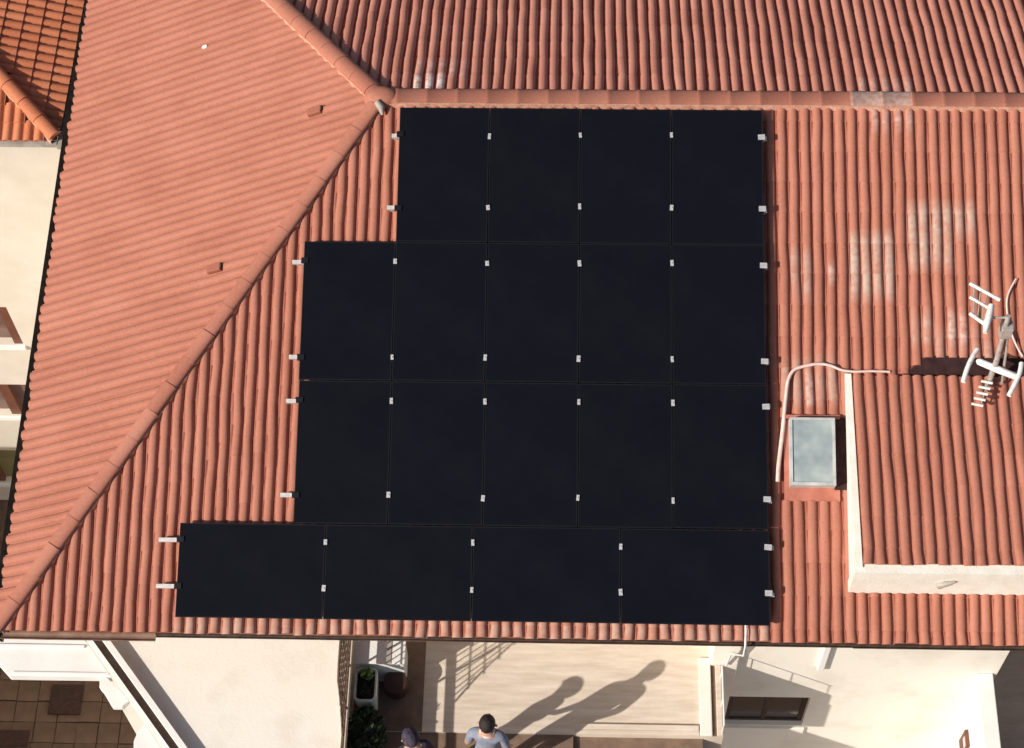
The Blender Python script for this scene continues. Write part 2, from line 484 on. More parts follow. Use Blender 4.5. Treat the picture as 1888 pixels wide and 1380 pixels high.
# --- west slope
LW = (Vector(RE-WA).dot(dW))
LW = abs((WA-RE).dot(dW))
OW = RE.copy()
vS, vN = hipS, hipN
slopeW = MB()
def wpt(t, e, off=0.): return OW + dW*t + eW*e + nW*off
eS = (cornerSW-OW).dot(eW); tSW = (cornerSW-OW).dot(dW)
cN = OW + hipN*(LW/ (hipN.dot(dW)))
eN = (cN-OW).dot(eW)
slopeW.poly([OW+nW*-.046, cN+nW*-.046, cornerSW+nW*-.046], [(0,1,2)])
slopeW = slopeW.build('roof_slope', M['pan'], house)
slopeW['label'] = 'plain sunlit terracotta slope beside the neighbouring house'
rS = hipS.dot(dW)/hipS.dot(eW); rN = hipN.dot(dW)/hipN.dot(eW)
def hip_t_west(e): return e*rS if e > 0 else e*rN
def clipW(s, t): return max(t, hip_t_west(s))
e = eS - .05
WSPOT = [Vector((-7.485,2.019,3.371))]
def limew(P): return 1.0 if (P-WSPOT[0]).length < .22 else 0.
while e > -5.2:
    t0 = max(0., min(hip_t_west(e-.07), hip_t_west(e+.07)))
    tile_column('tile_column', OW, dW, eW, nW, e, t0, LW + random.uniform(-.02,.03), M['tile'], slopeW, clipW, phase=.07, wob=.0025, step=.0012, amp=.80, tvar=.014)
    e -= PITCH
# small vent tiles on the west slope
for (px, py, pz) in ((-5.746,.308,4.137), (-6.924,-1.782,3.579)):
    P = Vector((px,py,pz))
    b = MB(); b.fbox(P, dW, eW, nW, -.10, .10, -.055, .055, -.03, .028)
    vt = b.build('vent_tile', M['tile'], house, bevel=.012)
    b = MB(); b.fbox(P, dW, eW, nW, -.115, -.098, -.045, .03, -.03, .024); b.build('vent_slot', M['mat'], vt)
b = MB(); P = WSPOT[0]; b.lathe((0,0,0), [(.035,0),(.03,.018),(.012,.026)], 9)
o = b.build('lime_splash', M['white'], house, smooth=40); o.location = P + nW*.0; o.rotation_euler = nW.to_track_quat('Z','Y').to_euler(); o.scale = (.8,1.4,1)

# --- ridge and hips: mortar bed and half-round caps
def cap_run(name, p0, p1, length, r, material, parent, jitter=.006, squash=.55, lip=.035):
    d = p1-p0; n = int(d.length/length); dd = d.normalized()
    for i in range(n+1):
        a = p0 + dd*(i*length-.02)
        b_ = p0 + dd*min((i+1)*length+.015, d.length)
        if (b_-a).length < .08: continue
        j = Vector((random.uniform(-jitter,jitter), random.uniform(-jitter,jitter), random.uniform(-.003,.004)))
        cap_tile('ridge_tile', a+j, b_+j, r*random.uniform(.97,1.03), material, parent, squash=squash, lip=lip)
def mortar(name, p0, p1, w, parent, h=.03):
    d = p1-p0; L_ = d.length; d.normalize(); u = d.cross(Vector((0,0,1))).normalized()
    vs = []; fs = []; n = int(L_/.06)
    for i in range(n+1):
        p = p0 + d*(L_*i/n)
        a = w*(1+.16*noise.noise(Vector((i*.45, 1.3, w*9)))); c = w*(1+.16*noise.noise(Vector((i*.45, 7.3, w*9))))
        vs += [p+u*a-Vector((0,0,.075)), p+u*a*.92+Vector((0,0,h-.028)), p-u*c*.92+Vector((0,0,h-.028)), p-u*c-Vector((0,0,.075))]
    for i in range(n):
        for k in range(3):
            a = i*4+k; fs.append((a,a+4,a+5,a+1))
    return link(name, mesh(name, vs, fs, 60), M['mortar'], parent)
ridge = mortar('ridge_mortar', RE+Vector((-.1,.02,.0)), Vector((XMAX,YR+.02,ZR)), .125, house, .02)
cap_run('ridge_tile', Vector((XMAX,YR+.03,ZR+.022)), Vector((RE.x+.06,YR+.03,ZR+.022)), .385, .115, M['tile'], ridge, .003, .30, .02)
hs = mortar('hip_mortar', RE+hipS*.12, cornerSW+hipS*-.05, .105, house, .012)
cap_run('ridge_tile', cornerSW+Vector((0,0,.02)), RE+hipS*.1+Vector((0,0,.02)), .40, .100, M['tile'], hs, .005, .55, .003)
hn = mortar('hip_mortar', RE+hipN*.1, RE+hipN*4.6, .115, house, .02)
cap_run('ridge_tile', RE+hipN*4.6+Vector((0,0,.03)), RE+hipN*.05+Vector((0,0,.03)), .40, .125, M['tile'], hn, .003, .66, .003)
b = MB(); b.lathe((0,0,0), [(.19,-.07),(.175,-.01),(.13,.045),(.06,.068)], 14)
o = b.build('hip_junction_mortar', M['tile'], house, smooth=60); o.location = RE + Vector((.02,.03,.012)); o.scale = (1.25,.85,1)
at = o.data.attributes.new('tone','FLOAT','FACE'); at.data.foreach_set('value',[.27]*len(o.data.polygons))
b = MB(); b.tube([RE+Vector((-.03,-.10,.05)), RE+Vector((.03,-.16,.0)), RE+Vector((.05,-.24,-.05))], [.045,.05,.02], 8)
b.build('mortar_lump', M['gutter'], house, smooth=60)

# --- eaves: fascia and gutters
b = MB(); b.box(-9.28, XMAX, YE+.03, YE+.055, ZE-.24, ZE-.075)
b.build('fascia', M['bronze'], house)
def gutter(name, x0, x1, y, z, material, r=.055):
    vs = []; fs = []; K = 8; n = max(2, int((x1-x0)/.5))
    for i in range(n+1):
        xx = x0+(x1-x0)*i/n; dz = .012*noise.noise(Vector((xx*.9,3,0))); dy = .01*noise.noise(Vector((xx*.8,9,0)))
        for k in range(K):
            a = math.pi + math.pi*k/(K-1)
            vs.append((xx, y+dy+r*math.cos(a), z+dz+r*math.sin(a)*.9))
        for k in range(K):
            a = 2*math.pi - math.pi*k/(K-1)
            vs.append((xx, y+dy+(r-.008)*math.cos(a), z+dz+.002+(r-.008)*math.sin(a)*.9))
    KK = 2*K
    for i in range(n):
        for k in range(KK):
            a = i*KK+k; c = i*KK+(k+1)%KK
            fs.append((a,c,c+KK,a+KK))
    return link(name, mesh(name, vs, fs, 50), material, house)
gutter('gutter', -9.30, -7.35, YE-.035, ZE-.06, M['bronze'])
gutter('gutter', -7.345, 1.0, YE-.004, ZE-.085, M['darkmetal'], .026)
gutter('gutter', 1.005, XMAX, YE-.012, ZE-.075, M['darkmetal'], .03)
# west eave: dark box gutter
b = MB(); p0 = WA+Vector((0,0,-.09)); 
b.fbox(cornerSW, eW, Vector((nW.x,nW.y,0)).normalized(), Vector((0,0,1)), -9.6, .1, -.02, .085, -.16, -.09)
b.build('gutter', M['blackgutter'], house)
b = MB(); b.fbox(cornerSW, eW, Vector((nW.x,nW.y,0)).normalized(), Vector((0,0,1)), -9.6, .05, -.06, -.022, -.26, -.07)
b.build('fascia', M['darkmetal'], house)

# --- walls
def wall_with_openings(name, x0, x1, y0, y1, z0, z1, openings, material, parent):
    xs = sorted({x0, x1, *[o[0] for o in openings], *[o[1] for o in openings]})
    zz = sorted({z0, z1, *[o[2] for o in openings], *[o[3] for o in openings]})
    b = MB()
    inside = lambda i, j: any(o[0] <= (xs[i]+xs[i+1])/2 <= o[1] and o[2] <= (zz[j]+zz[j+1])/2 <= o[3] for o in openings)
    nx, nz = len(xs)-1, len(zz)-1
    def q(*v): b.poly(v, [tuple(range(len(v)))])
    for i in range(nx):
        for j in range(nz):
            if inside(i,j): continue
            a, c, d, e_ = xs[i], xs[i+1], zz[j], zz[j+1]
            q((a,y0,d),(c,y0,d),(c,y0,e_),(a,y0,e_)); q((c,y1,d),(a,y1,d),(a,y1,e_),(c,y1,e_))
            if i == 0 or inside(i-1,j): q((a,y1,d),(a,y0,d),(a,y0,e_),(a,y1,e_))
            if i == nx-1 or inside(i+1,j): q((c,y0,d),(c,y1,d),(c,y1,e_),(c,y0,e_))
            if j == 0 or inside(i,j-1): q((a,y1,d),(c,y1,d),(c,y0,d),(a,y0,d))
            if j == nz-1 or inside(i,j+1): q((a,y0,e_),(c,y0,e_),(c,y1,e_),(a,y1,e_))
    return b.build(name, material, parent)
b = MB(); b.box(-9.0,-.52,-5.0,-4.7,ZG,2.2); b.build('wall', M['cream'], house)
b = MB(); b.box(-.52,-.42,FY+.3,-4.7,ZG,2.2); b.build('wall', M['cream'], house)
wall = wall_with_openings('wall', -.52, 3.35, FY, FY+.3, ZG, 2.2, [(-.13,.99,-2.50,-1.38), (-.13,.99,-5.4,-3.95)], M['cream'], house)
b = MB(); b.box(-9.0,-8.7,FY+.3,6.0,ZG,2.2); b.build('wall', M['cream'], house)
b = MB(); b.box(3.05,3.35,FY+.3,-3.5,ZG,2.2); b.build('wall', M['cream'], house)
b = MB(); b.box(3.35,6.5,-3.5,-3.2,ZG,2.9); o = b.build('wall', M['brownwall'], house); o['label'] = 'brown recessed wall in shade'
for (z0,z1) in ((-2.50,-1.38),(-5.4,-3.95)):
    w = MB()
    w.box(-.128,.988,FY+.07,FY+.12,z1-.07,z1-.002); w.box(-.128,.988,FY+.07,FY+.12,z0+.002,z0+.07)
    w.box(-.128,-.06,FY+.07,FY+.12,z0+.07,z1-.07); w.box(.92,.988,FY+.07,FY+.12,z0+.07,z1-.07); w.box(.40,.46,FY+.07,FY+.12,z0+.07,z1-.07)
    win = w.build('window', M['darkmetal'], house)
    for (a,c) in ((-.06,.40),(.46,.92)):
        w = MB(); w.box(a,c,FY+.085,FY+.095,z0+.07,z1-.07); w.build('pane', M['window_in'], win)
    w = MB(); w.box(-.16,1.03,FY-.045,FY-.002,z0-.30,z0-.03); w.build('sill', M['cream'], win, bevel=.01)
# pilaster, corner pier and wing wall on the right-hand facade
b = MB(); b.box(.93,1.02,FY-.07,FY-.002,-.22,2.1); b.build('pilaster', M['white'], house, bevel=.012)
b = MB(); b.box(-.50,-.14,FY-.10,FY-.002,-.55,2.0); b.build('corner_pier', M['cream'], house, bevel=.015)
b = MB(); b.prism([(3.10,FY-.002),(3.10,-7.6),(3.27,-7.6),(3.27,FY-.002)], ZG+.01, -.42); b.build('wing_wall', M['white'], house)
b = MB(); b.box(3.07,3.29,-7.65,FY-.004,-.418,-.36); b.build('coping', M['white'], house, bevel=.012)
b = MB(); b.box(3.05,3.098,-6.22,-5.98,-1.75,-1.30); mb_ = b.build('meter_box', M['brownframe'], house, bevel=.01)
b = MB(); b.box(3.044,3.0495,-6.20,-6.06,-1.46,-1.34); b.build('cover', M['collar'], mb_)

# --- dormer
ZDF = 3.215           # roof height at the front
dp = empty('dormer', (DX0, DY_FRONT, zs(DY_FRONT)), parent=house)
dp['label'] = 'low tiled dormer with a cream front'
# cheek (left side) as a closed wedge, front wall
b = MB()
zj = zs(DY_TOP)-.02
b.poly([(DX0-.06,DY_FRONT,zs(DY_FRONT)-.1),(DX0-.06,DY_TOP,zj-.05),(DX0-.06,DY_TOP,zj+.02),(DX0-.06,DY_FRONT,ZDF),
        (DX0+.02,DY_FRONT,zs(DY_FRONT)-.1),(DX0+.02,DY_TOP,zj-.05),(DX0+.02,DY_TOP,zj+.02),(DX0+.02,DY_FRONT,ZDF)],
       [(0,3,2,1),(4,5,6,7),(0,4,7,3),(3,7,6,2),(1,2,6,5),(0,1,5,4)])
b.build('cheek_wall', M['dormer'], dp)
# front wall: lower edge is cut round the tiles
vs=[]; n=110; X0,X1=DX0-.075,4.4
top=[];bot=[]
b = MB()
for i in range(n+1):
    xx=X0+(X1-X0)*i/n
    ph=((4.5-xx)/PITCH)%1.0; ph=min(ph,1-ph)
    z_b=zs(DY_FRONT-.06)+(.012 if ph<.28 else -.012)-.012
    bot.append((xx,DY_FRONT-.062,z_b)); top.append((xx,DY_FRONT-.062,ZDF-.02))
m_=len(bot)
vs=bot+top+[(x_,DY_FRONT+.065,z_) for x_,_,z_ in bot]+[(x_,DY_FRONT+.065,z_) for x_,_,z_ in top]
fs=[]
for i in range(n):
    fs+= [(i,i+1,m_+i+1,m_+i),(2*m_+i,3*m_+i,3*m_+i+1,2*m_+i+1),(m_+i,m_+i+1,3*m_+i+1,3*m_+i),(i,2*m_+i,2*m_+i+1,i+1)]
fs+=[(0,m_,3*m_,2*m_),(n,2*m_+n,3*m_+n,m_+n)]
link('front_wall', mesh('front_wall',vs,fs), M['dormer'], dp)
b = MB(); b.tube([(1.98,DY_FRONT-.07,zs(DY_FRONT)+.24),(2.05,DY_FRONT-.09,zs(DY_FRONT)+.32),(2.16,DY_FRONT-.075,zs(DY_FRONT)+.35)],[.05,.035,.012],8)
b.build('broken_render', M['gutter'], dp, smooth=50)
b = MB()
b.poly([(DX0+.02,DY_FRONT-.03,ZDF-.045),(4.5,DY_FRONT-.03,ZDF-.045),(4.5,DY_TOP,zj-.045),(DX0+.02,DY_TOP,zj-.045)],[(0,1,2,3)])
b.build('dormer_deck', M['pan'], dp)
x = 4.5
STEPX = 1.72
while x > DX0:
    raised = .235 if x > STEPX else .0
    pA = Vector((0,DY_TOP-.02,zj+.045)); pB = Vector((0,-5.60,ZDF+.03))
    dd = (pB-pA); LL = dd.length; dd.normalize(); nn = Vector((1,0,0)).cross(dd); nn = nn if nn.z>0 else -nn
    tile_column('tile_column', pA, dd, Vector((1,0,0)), nn, x, 0, LL+random.uniform(-.01,.012), M['tile'], dp, worn=None, phase=.16, wob=.006, step=.003, amp=.98)
    x -= PITCH
xs_ = x
b = MB(); b.poly([S(1.66,-3.19,-.03), S(4.5,-3.19,-.03), S(4.5,-2.93,-.03), S(1.98,-2.93,-.03)], [(0,1,2,3)])
b.build('back_gutter', M['bitumen_and_shade'], dp)

# --- skylight
sk = empty('skylight', S(.55,-4.1), parent=house); sk['label'] = 'small grey glazed skylight'
ux = Vector((1,0,0)); so = S(.55,-4.115)
b = MB(); b.fbox(so, ux, dS, nS, -.335,.335,-.47,.58,-.045,-.012); b.build('flashing', M['flash'], sk)
b = MB(); b.fbox(so, ux, dS, nS, -.335,.345,-.475,-.43,-.011,.035); b.build('flashing', M['flash'], sk)
b = MB(); b.fbox(so, ux, dS, nS, .268,.44,-.45,.44,-.011,.004); b.build('skylight_shade', M['bitumen_and_shade'], sk)  # dark strip that paints in the skylight's shadow, deepening the cast one
b = MB()
for (a0,a1,b0,b1) in ((-.275,.265,-.415,-.385),(-.275,.265,.375,.415),(-.275,-.25,-.385,.375),(.23,.265,-.385,.375)):
    b.fbox(so, ux, dS, nS, a0,a1,b0,b1,-.04,.17)
b.build('frame', M['frame_grey'], sk)
b = MB(); b.fbox(so, ux, dS, nS, -.249,.229,-.384,.374,.12,.155); b.build('pane', M['sky_glass'], sk)

# ------------------------------------------------------------------ terrace, landing (structure)
ter = MB(); ter.prism([(-5.35,-6.60),(-.36,-6.60),(-.36,FY-.003),(-.523,FY-.003),(-.523,-5.003),(-5.35,-5.003)],-.98,0.0)
ter = tag(ter.build('terrace', M['floor']), 'cream terrace floor below the eave', kind='structure')
b = MB(); b.box(-5.35,-.70,-6.58,FY-.003,ZG+.01,-.982); b.build('terrace_wall', M['cream'], ter)
b = MB(); b.box(-5.35,-2.3,-8.8,-6.602,-.98,-.03); b.build('landing', M['brownfloor_and_shade'], ter)
b = MB(); b.box(-5.18,-4.27,-6.60,-5.01,.001,.006); b.build('annex_shade_sheet', M['brownfloor_and_shade'], ter)  # brown sheet painted in to darken the floor where the annex shadow falls
b = MB(); b.box(-2.298,-.62,-6.80,-6.602,-.98,-.10); b.build('step', M['brownfloor_and_shade'], ter)
b = MB(); b.box(-.66,-.50,-6.60,FY-.004,.001,.045); b.build('kerb', M['cream'], ter, bevel=.015)
b = MB(); b.box(-.498,-.45,-6.60,FY-.105,.001,.012); b.build('drain_channel', M['rail'], ter)
b = MB(); b.box(-.44,-.362,-6.60,FY-.105,.001,.045); b.build('kerb', M['floor'], ter, bevel=.01)
b = MB(); b.box(-2.3,-.665,-6.598,-6.54,.001,.035); b.build('kerb', M['floor'], ter, bevel=.01)
b = MB(); b.box(-2.3,-.67,-6.54,-6.47,.001,.05); b.build('kerb', M['floor'], ter, bevel=.01)
rail = empty('hand_rail', (-.37,-6,0.05), 'thin low rail along the right edge of the cream terrace', 'railing')
b = MB(); b.tube([(-.375,FY-.24,.36),(-.375,-6.58,.36)], .011, 8); b.build('rail_bar', M['white'], rail, smooth=40)
for yy in (-5.82,-6.2,-6.56):
    b = MB(); b.tube([(-.375,yy,.045),(-.375,yy,.36)], .007, 6); b.build('post', M['white'], rail, smooth=40)

# ------------------------------------------------------------------ annex with flat roof on the left
annex = empty('annex', (-7,-7,ZG), 'cream flat-roofed annex with an oblique grey-edged side', 'building')
p0, p1 = Vector((-8.76,-5.55,0)), Vector((-5.93,-9.0,0))
dv = (p1-p0).normalized(); nv = Vector((-dv.y, dv.x, 0))     # to the right of the edge (east-north)
if nv.x < 0: nv = -nv
b = MB(); b.prism([(-8.76+.24,-5.55),(-5.19,-5.55),(-5.19,-9.0),(-5.93+.24,-9.0)][::-1], .60, .82)
b.build('flat_roof', M['cream'], annex)
b = MB(); b.box(-5.55,-5.36,-9.0,-5.02,ZG+.01,.499); b.build('wall', M['cream'], annex)
def strip(name, a, c, z0, z1, m_, par=annex, l0=0., l1=None):
    q = MB(); L_ = (p1-p0).length if l1 is None else l1
    q.fbox(p0, dv, nv, Vector((0,0,1)), l0, L_, a, c, z0, z1)
    return q.build(name, m_, par)
strip('outer_wall', .0, .065, .72, .84, M['white'])
strip('channel', .067, .16, .72, .78, M['darkmetal'])
strip('kerb', .162, .235, .52, .95, M['white'])
# moulded corbels on the oblique wall
q = MB(); q.prism([(-8.30,-6.20),(-8.37,-6.235),(-8.36,-6.36),(-8.30,-6.42),(-8.16,-6.62),(-8.03,-6.62),(-7.96,-6.53)], .68, .79); q.build('corbel', M['white'], annex, bevel=.012)
q = MB(); q.prism([(-7.72,-6.83),(-7.80,-6.95),(-7.83,-7.06),(-7.80,-7.35),(-7.62,-7.45),(-7.45,-7.20)], .68, .78); q.build('corbel', M['white'], annex, bevel=.012)
b = MB(); b.box(-5.19,-5.15,-9.0,-5.55,.70,.86); b.build('edge_coping', M['floor'], annex, bevel=.008)

canopy = empty('canopy', (-8.9,-6,.62), 'white flat canopy slab under the left end of the eave', 'canopy')
b = MB(); b.prism([(-9.98,-5.3),(-9.98,-5.80),(-9.55,-6.22),(-8.225,-6.22),(-8.65,-5.70),(-8.65,-5.3)], .62, .80); b.build('slab', M['white'], canopy, bevel=.02)
b = MB(); b.box(-9.9,-8.62,-5.84,-5.80,.802,.83); b.build('upstand', M['white'], canopy, bevel=.008)
b = MB(); b.box(-9.50,-8.26,-6.20,-6.17,.802,.818); b.build('edge_trim', M['white'], canopy, bevel=.006)

# ------------------------------------------------------------------ wire fence on the annex edge
fence = empty('wire_fence', (-5.16,-6.3,.86), 'thin brown wire-mesh fence on the edge of the flat-roofed annex', 'fence')
b = MB(); b.box(-5.185,-5.155,-7.9,-5.06,.96,1.05); b.build('bottom_rail', M['rail'], fence)
for yy in (-5.2,-6.05,-6.62,-7.6):
    b = MB(); b.box(-5.182,-5.158,yy-.012,yy+.012,.862,1.95 if yy > -6.5 else (1.70 if yy>-7 else 1.0)); b.build('post', M['rail'], fence)
b = MB(); b.tube(curve_pts([(-5.17,-7.05,1.06),(-5.17,-6.86,1.32),(-5.17,-6.70,1.66),(-5.17,-6.60,1.9),(-5.17,-6.2,1.95),(-5.17,-5.1,1.95)],5), .013, 6); b.build('top_rail', M['rail'], fence, smooth=50)
def top_at(y): 
    return 1.95 if y > -6.6 else 1.06 + (1.95-1.06)*max(0,(y+7.05)/.45)
for zz in (1.2,1.36,1.52,1.68,1.83):
    ys = -7.05+.45*(zz-1.06)/.89
    b = MB(); b.tube([(-5.17,ys,zz),(-5.17,-6.3,zz+.012*random.uniform(-1,1)),(-5.17,-5.1,zz)], .0095, 5); b.build('wire', M['rail'], fence)
yy = -6.95
while yy < -5.2:
    za = 1.06; ye = yy+.32
    zt = min(top_at(yy), 1.93)
    if zt-za > .06:
        b = MB(); b.tube([(-5.17,yy,za),(-5.17,yy+.04,(za+zt)/2),(-5.17,yy+.1,zt)], .0085, 5); b.build('wire', M['rail'], fence)
    yy += .09

# ------------------------------------------------------------------ things on the terrace
cab = empty('cabinet', (-4.85,-5.7,0), 'white low cabinet with a grey stripe beside the annex, under the eave', 'cabinet')
b = MB(); b.box(-5.12,-4.50,-5.92,-5.56,.0,.66); b.build('body', M['white'], cab, bevel=.012)
b = MB(); b.box(-5.14,-4.48,-5.94,-5.56,.662,.69); b.build('top', M['white'], cab, bevel=.008)
b = MB(); b.box(-4.72,-4.66,-5.942,-5.56,.691,.70); b.build('stripe', M['gutter'], cab)
b = MB(); b.box(-4.80,-4.78,-5.945,-5.921,.3,.42); b.build('handle', M['steel'], cab)

def leaves(name, c, rx, ry, rz, n, size, material, parent):
    vs=[]; fs=[]
    for i in range(n):
        a=random.uniform(0,2*math.pi); rr=math.sqrt(random.random()); zz=random.uniform(-1,1)
        p=Vector(c)+Vector((rx*rr*math.cos(a), ry*rr*math.sin(a), rz*zz*math.sqrt(max(0,1-rr*rr*.7))))
        d=Vector((random.gauss(0,1),random.gauss(0,1),random.gauss(.4,.7))).normalized(); u=d.orthogonal().normalized(); w=u.cross(d)
        s_=size*random.uniform(.6,1.3); k=len(vs)
        vs+=[p-u*s_, p+w*s_*.42+d*s_*.12, p+u*s_, p-w*s_*.42+d*s_*.12]; fs.append((k,k+1,k+2,k+3))
    return link(name, mesh(name,vs,fs), material, parent)
tr = empty('planter', (-5.0,-6.05,0), 'white rounded plant trough with pale green leaves beside the annex wall', 'planter')
q=[]; 
def rrect(x0,x1,y0,y1,r,n=5):
    pts=[]
    for cx,cy,a0 in ((x1-r,y1-r,0),(x0+r,y1-r,90),(x0+r,y0+r,180),(x1-r,y0+r,270)):
        for k in range(n): a=R(a0+90*k/(n-1)); pts.append((cx+r*math.cos(a),cy+r*math.sin(a)))
    return pts
def trough(name, x0,x1,y0,y1,z0,z1,t,material,parent):
    o_=rrect(x0,x1,y0,y1,.07); i_=rrect(x0+t,x1-t,y0+t,y1-t,.05); n=len(o_)
    base=[((x_-(x0+x1)/2)*.88+(x0+x1)/2,(y_-(y0+y1)/2)*.92+(y0+y1)/2) for x_,y_ in o_]
    vs=[(x_,y_,z0) for x_,y_ in base]+[(x_,y_,z1) for x_,y_ in o_]+[(x_,y_,z1) for x_,y_ in i_]+[(x_,y_,z1-.08) for x_,y_ in i_]
    fs=[]
    for r_ in range(3):
        for k in range(n): fs.append((r_*n+k,r_*n+(k+1)%n,(r_+1)*n+(k+1)%n,(r_+1)*n+k))
    fs.append(tuple(range(n-1,-1,-1)))
    return link(name, mesh(name,vs,fs,50), material, parent)
trough('trough',-5.12,-4.83,-6.42,-5.96,.18,.60,.028,M['trough'],tr)
b=MB(); b.prism(rrect(-5.09,-4.86,-6.39,-5.99,.05),.50,.53); b.build('soil',M['soil'],tr)
for sx in (-5.07,-4.88):
    b=MB(); b.box(sx-.02,sx+.02,-6.36,-6.02,.0,.18); b.build('foot',M['trough'],tr)
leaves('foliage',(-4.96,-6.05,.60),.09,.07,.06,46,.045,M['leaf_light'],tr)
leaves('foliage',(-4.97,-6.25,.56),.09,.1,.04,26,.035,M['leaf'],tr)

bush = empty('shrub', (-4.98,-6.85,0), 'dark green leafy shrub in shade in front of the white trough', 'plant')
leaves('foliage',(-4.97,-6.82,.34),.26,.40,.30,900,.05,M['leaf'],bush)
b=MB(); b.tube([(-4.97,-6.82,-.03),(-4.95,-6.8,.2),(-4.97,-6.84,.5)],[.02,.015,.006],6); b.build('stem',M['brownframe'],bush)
pot = empty('pot', (-4.62,-6.02,0), 'round dark brown pot on the shaded terrace beside the white trough', 'pot')
b=MB(); b.lathe((-4.62,-6.05,0),[(.10,.0),(.15,.08),(.175,.2),(.165,.30),(.135,.33)],20); b.build('body',M['clay_dark'],pot,smooth=50)
b=MB(); b.lathe((-4.62,-6.05,0),[(.15,.325),(.155,.345),(.12,.347)],20); b.build('rim',M['clay_dark'],pot,smooth=30)
for i,(x_,y_,r_) in enumerate(((-4.10,-5.85,.035),(-4.13,-6.12,.04))):
    pass

# ------------------------------------------------------------------ people
def person(name, loc, rot, label, skin, top, bottom, hair, height=1.78, lean=.0, arms='down', hood=False):
    root = empty(name, loc, label, 'person')
    s_ = height/1.78
    J = {}
    def add(k, x, y, z, r): J[k] = (Vector((x, y+lean*max(0,z-.95), z))*s_, r*s_)
    add('pelvis',0,0,.96,.145); add('waist',0,.0,1.10,.13); add('chest',0,.01,1.30,.155); add('upchest',0,0,1.43,.125)
    add('neck',0,.01,1.53,.058); add('chin',0,.03,1.60,.072); add('head',0,.03,1.68,.098); add('crown',0,.02,1.735,.062)
    for sd,s in (('L',-1),('R',1)):
        add('sh'+sd,.185*s,0,1.44,.068)
        if arms=='down':
            add('el'+sd,.245*s,-.02,1.16,.047); add('wr'+sd,.25*s,.08,.93,.032); add('ha'+sd,.245*s,.12,.86,.036)
        else:
            add('el'+sd,.25*s,.06,1.18,.047); add('wr'+sd,.13*s,.26,1.20,.032); add('ha'+sd,.08*s,.33,1.24,.036)
        add('hip'+sd,.095*s,0,.90,.10); add('kn'+sd,.105*s,.02,.50,.066); add('an'+sd,.11*s,-.02,.09,.045); add('toe'+sd,.125*s,.14,.045,.045)
    E_ = [('pelvis','waist'),('waist','chest'),('chest','upchest'),('upchest','neck'),('neck','chin'),('chin','head'),('head','crown')]
    for sd in 'LR':
        E_ += [('upchest','sh'+sd),('sh'+sd,'el'+sd),('el'+sd,'wr'+sd),('wr'+sd,'ha'+sd),('pelvis','hip'+sd),('hip'+sd,'kn'+sd),('kn'+sd,'an'+sd),('an'+sd,'toe'+sd)]
    # fingers: short chains rooted in the hand
    for sd,s in (('L',-1),('R',1)):
        h_ = J['ha'+sd][0]
        fd = (h_-J['wr'+sd][0]).normalized(); sdv = fd.cross(Vector((0,0,1))).normalized() if abs(fd.z)<.9 else Vector((0,1,0))
        for q_,(off,ln) in enumerate(((-.03,.06),(-.01,.072),(.01,.068),(.03,.052))):
            k1=f'f{q_}{sd}'; k2=f'g{q_}{sd}'
            J[k1]=(h_+sdv*off*s_+fd*.035*s_, .009*s_); J[k2]=(h_+sdv*off*s_+fd*(.035+ln)*s_+Vector((0,.012,-.012)), .007*s_)
            E_ += [('ha'+sd,k1),(k1,k2)]
        J['t'+sd]=(h_-sdv*.05*s_+fd*.03*s_, .010*s_); E_.append(('ha'+sd,'t'+sd))
    keys=list(J); idx={k:i for i,k in enumerate(keys)}
    me=bpy.data.meshes.new('body_src'); me.from_pydata([J[k][0] for k in keys],[(idx[a],idx[c]) for a,c in E_],[])
    ob=bpy.data.objects.new('body_src',me); col.objects.link(ob)
    md=ob.modifiers.new('skin','SKIN'); md.use_smooth_shade=True
    for i,k in enumerate(keys):
        r=J[k][1]; sv=me.skin_vertices[0].data[i]
        sv.radius=(r*(1.12 if k in('pelvis','waist','chest') else 1), r*(.78 if k in('pelvis','waist','chest','upchest') else 1))
        sv.use_root = (k=='pelvis')
    ob.modifiers.new('sub','SUBSURF').levels=2
    dg=bpy.context.evaluated_depsgraph_get(); dg.update()
    bm_=bpy.data.meshes.new_from_object(ob.evaluated_get(dg)); bpy.data.objects.remove(ob)
    bm_.name='body'; bm_.materials.clear()
    for mm in (skin, top, bottom, M['shoe']): bm_.materials.append(mm)
    neck=J['neck'][0]
    for p in bm_.polygons:
        c=p.center; z=c.z/s_; ax=abs(c.x)/s_
        mi=1
        if z>1.50 and ax<.12: mi=0
        elif z<.12: mi=3
        elif z<.93 and ax<.215: mi=2
        elif ax>.2 and z<1.20: mi=0 if not hood else 1
        for sd in 'LR':
            if (c-J['ha'+sd][0]).length<.12*s_ or (c-J['wr'+sd][0]).length<.05*s_: mi=0
            if not hood and (c-J['el'+sd][0]).length<.10*s_ and z<1.25: mi=0
        p.material_index=mi; p.use_smooth=True
    body=link('body',bm_,None,root)
    body.matrix_parent_inverse=Matrix.Identity(4)
    hd=J['head'][0]
    # hair: cap over crown and back of the head, uneven
    vs=[];fs=[];nu,nv=18,9
    for j in range(nv+1):
        ph=math.pi*.62*j/nv
        for i in range(nu):
            th_=2*math.pi*i/nu
            front=max(0,math.sin(th_))
            p_=min(ph, math.pi*(.62-.24*front))
            rr=(.108 if not hood else .125)*s_*(1+.05*noise.noise(Vector((math.cos(th_)*3,math.sin(th_)*3,ph*4+loc[0]))))
            vs.append(hd+Vector((rr*.92*math.sin(p_)*math.cos(th_), rr*1.08*math.sin(p_)*math.sin(th_)-.006, rr*1.08*math.cos(p_)+.018*s_)))
    for j in range(nv):
        for i in range(nu): fs.append((j*nu+i,(j+1)*nu+i,(j+1)*nu+(i+1)%nu,j*nu+(i+1)%nu))
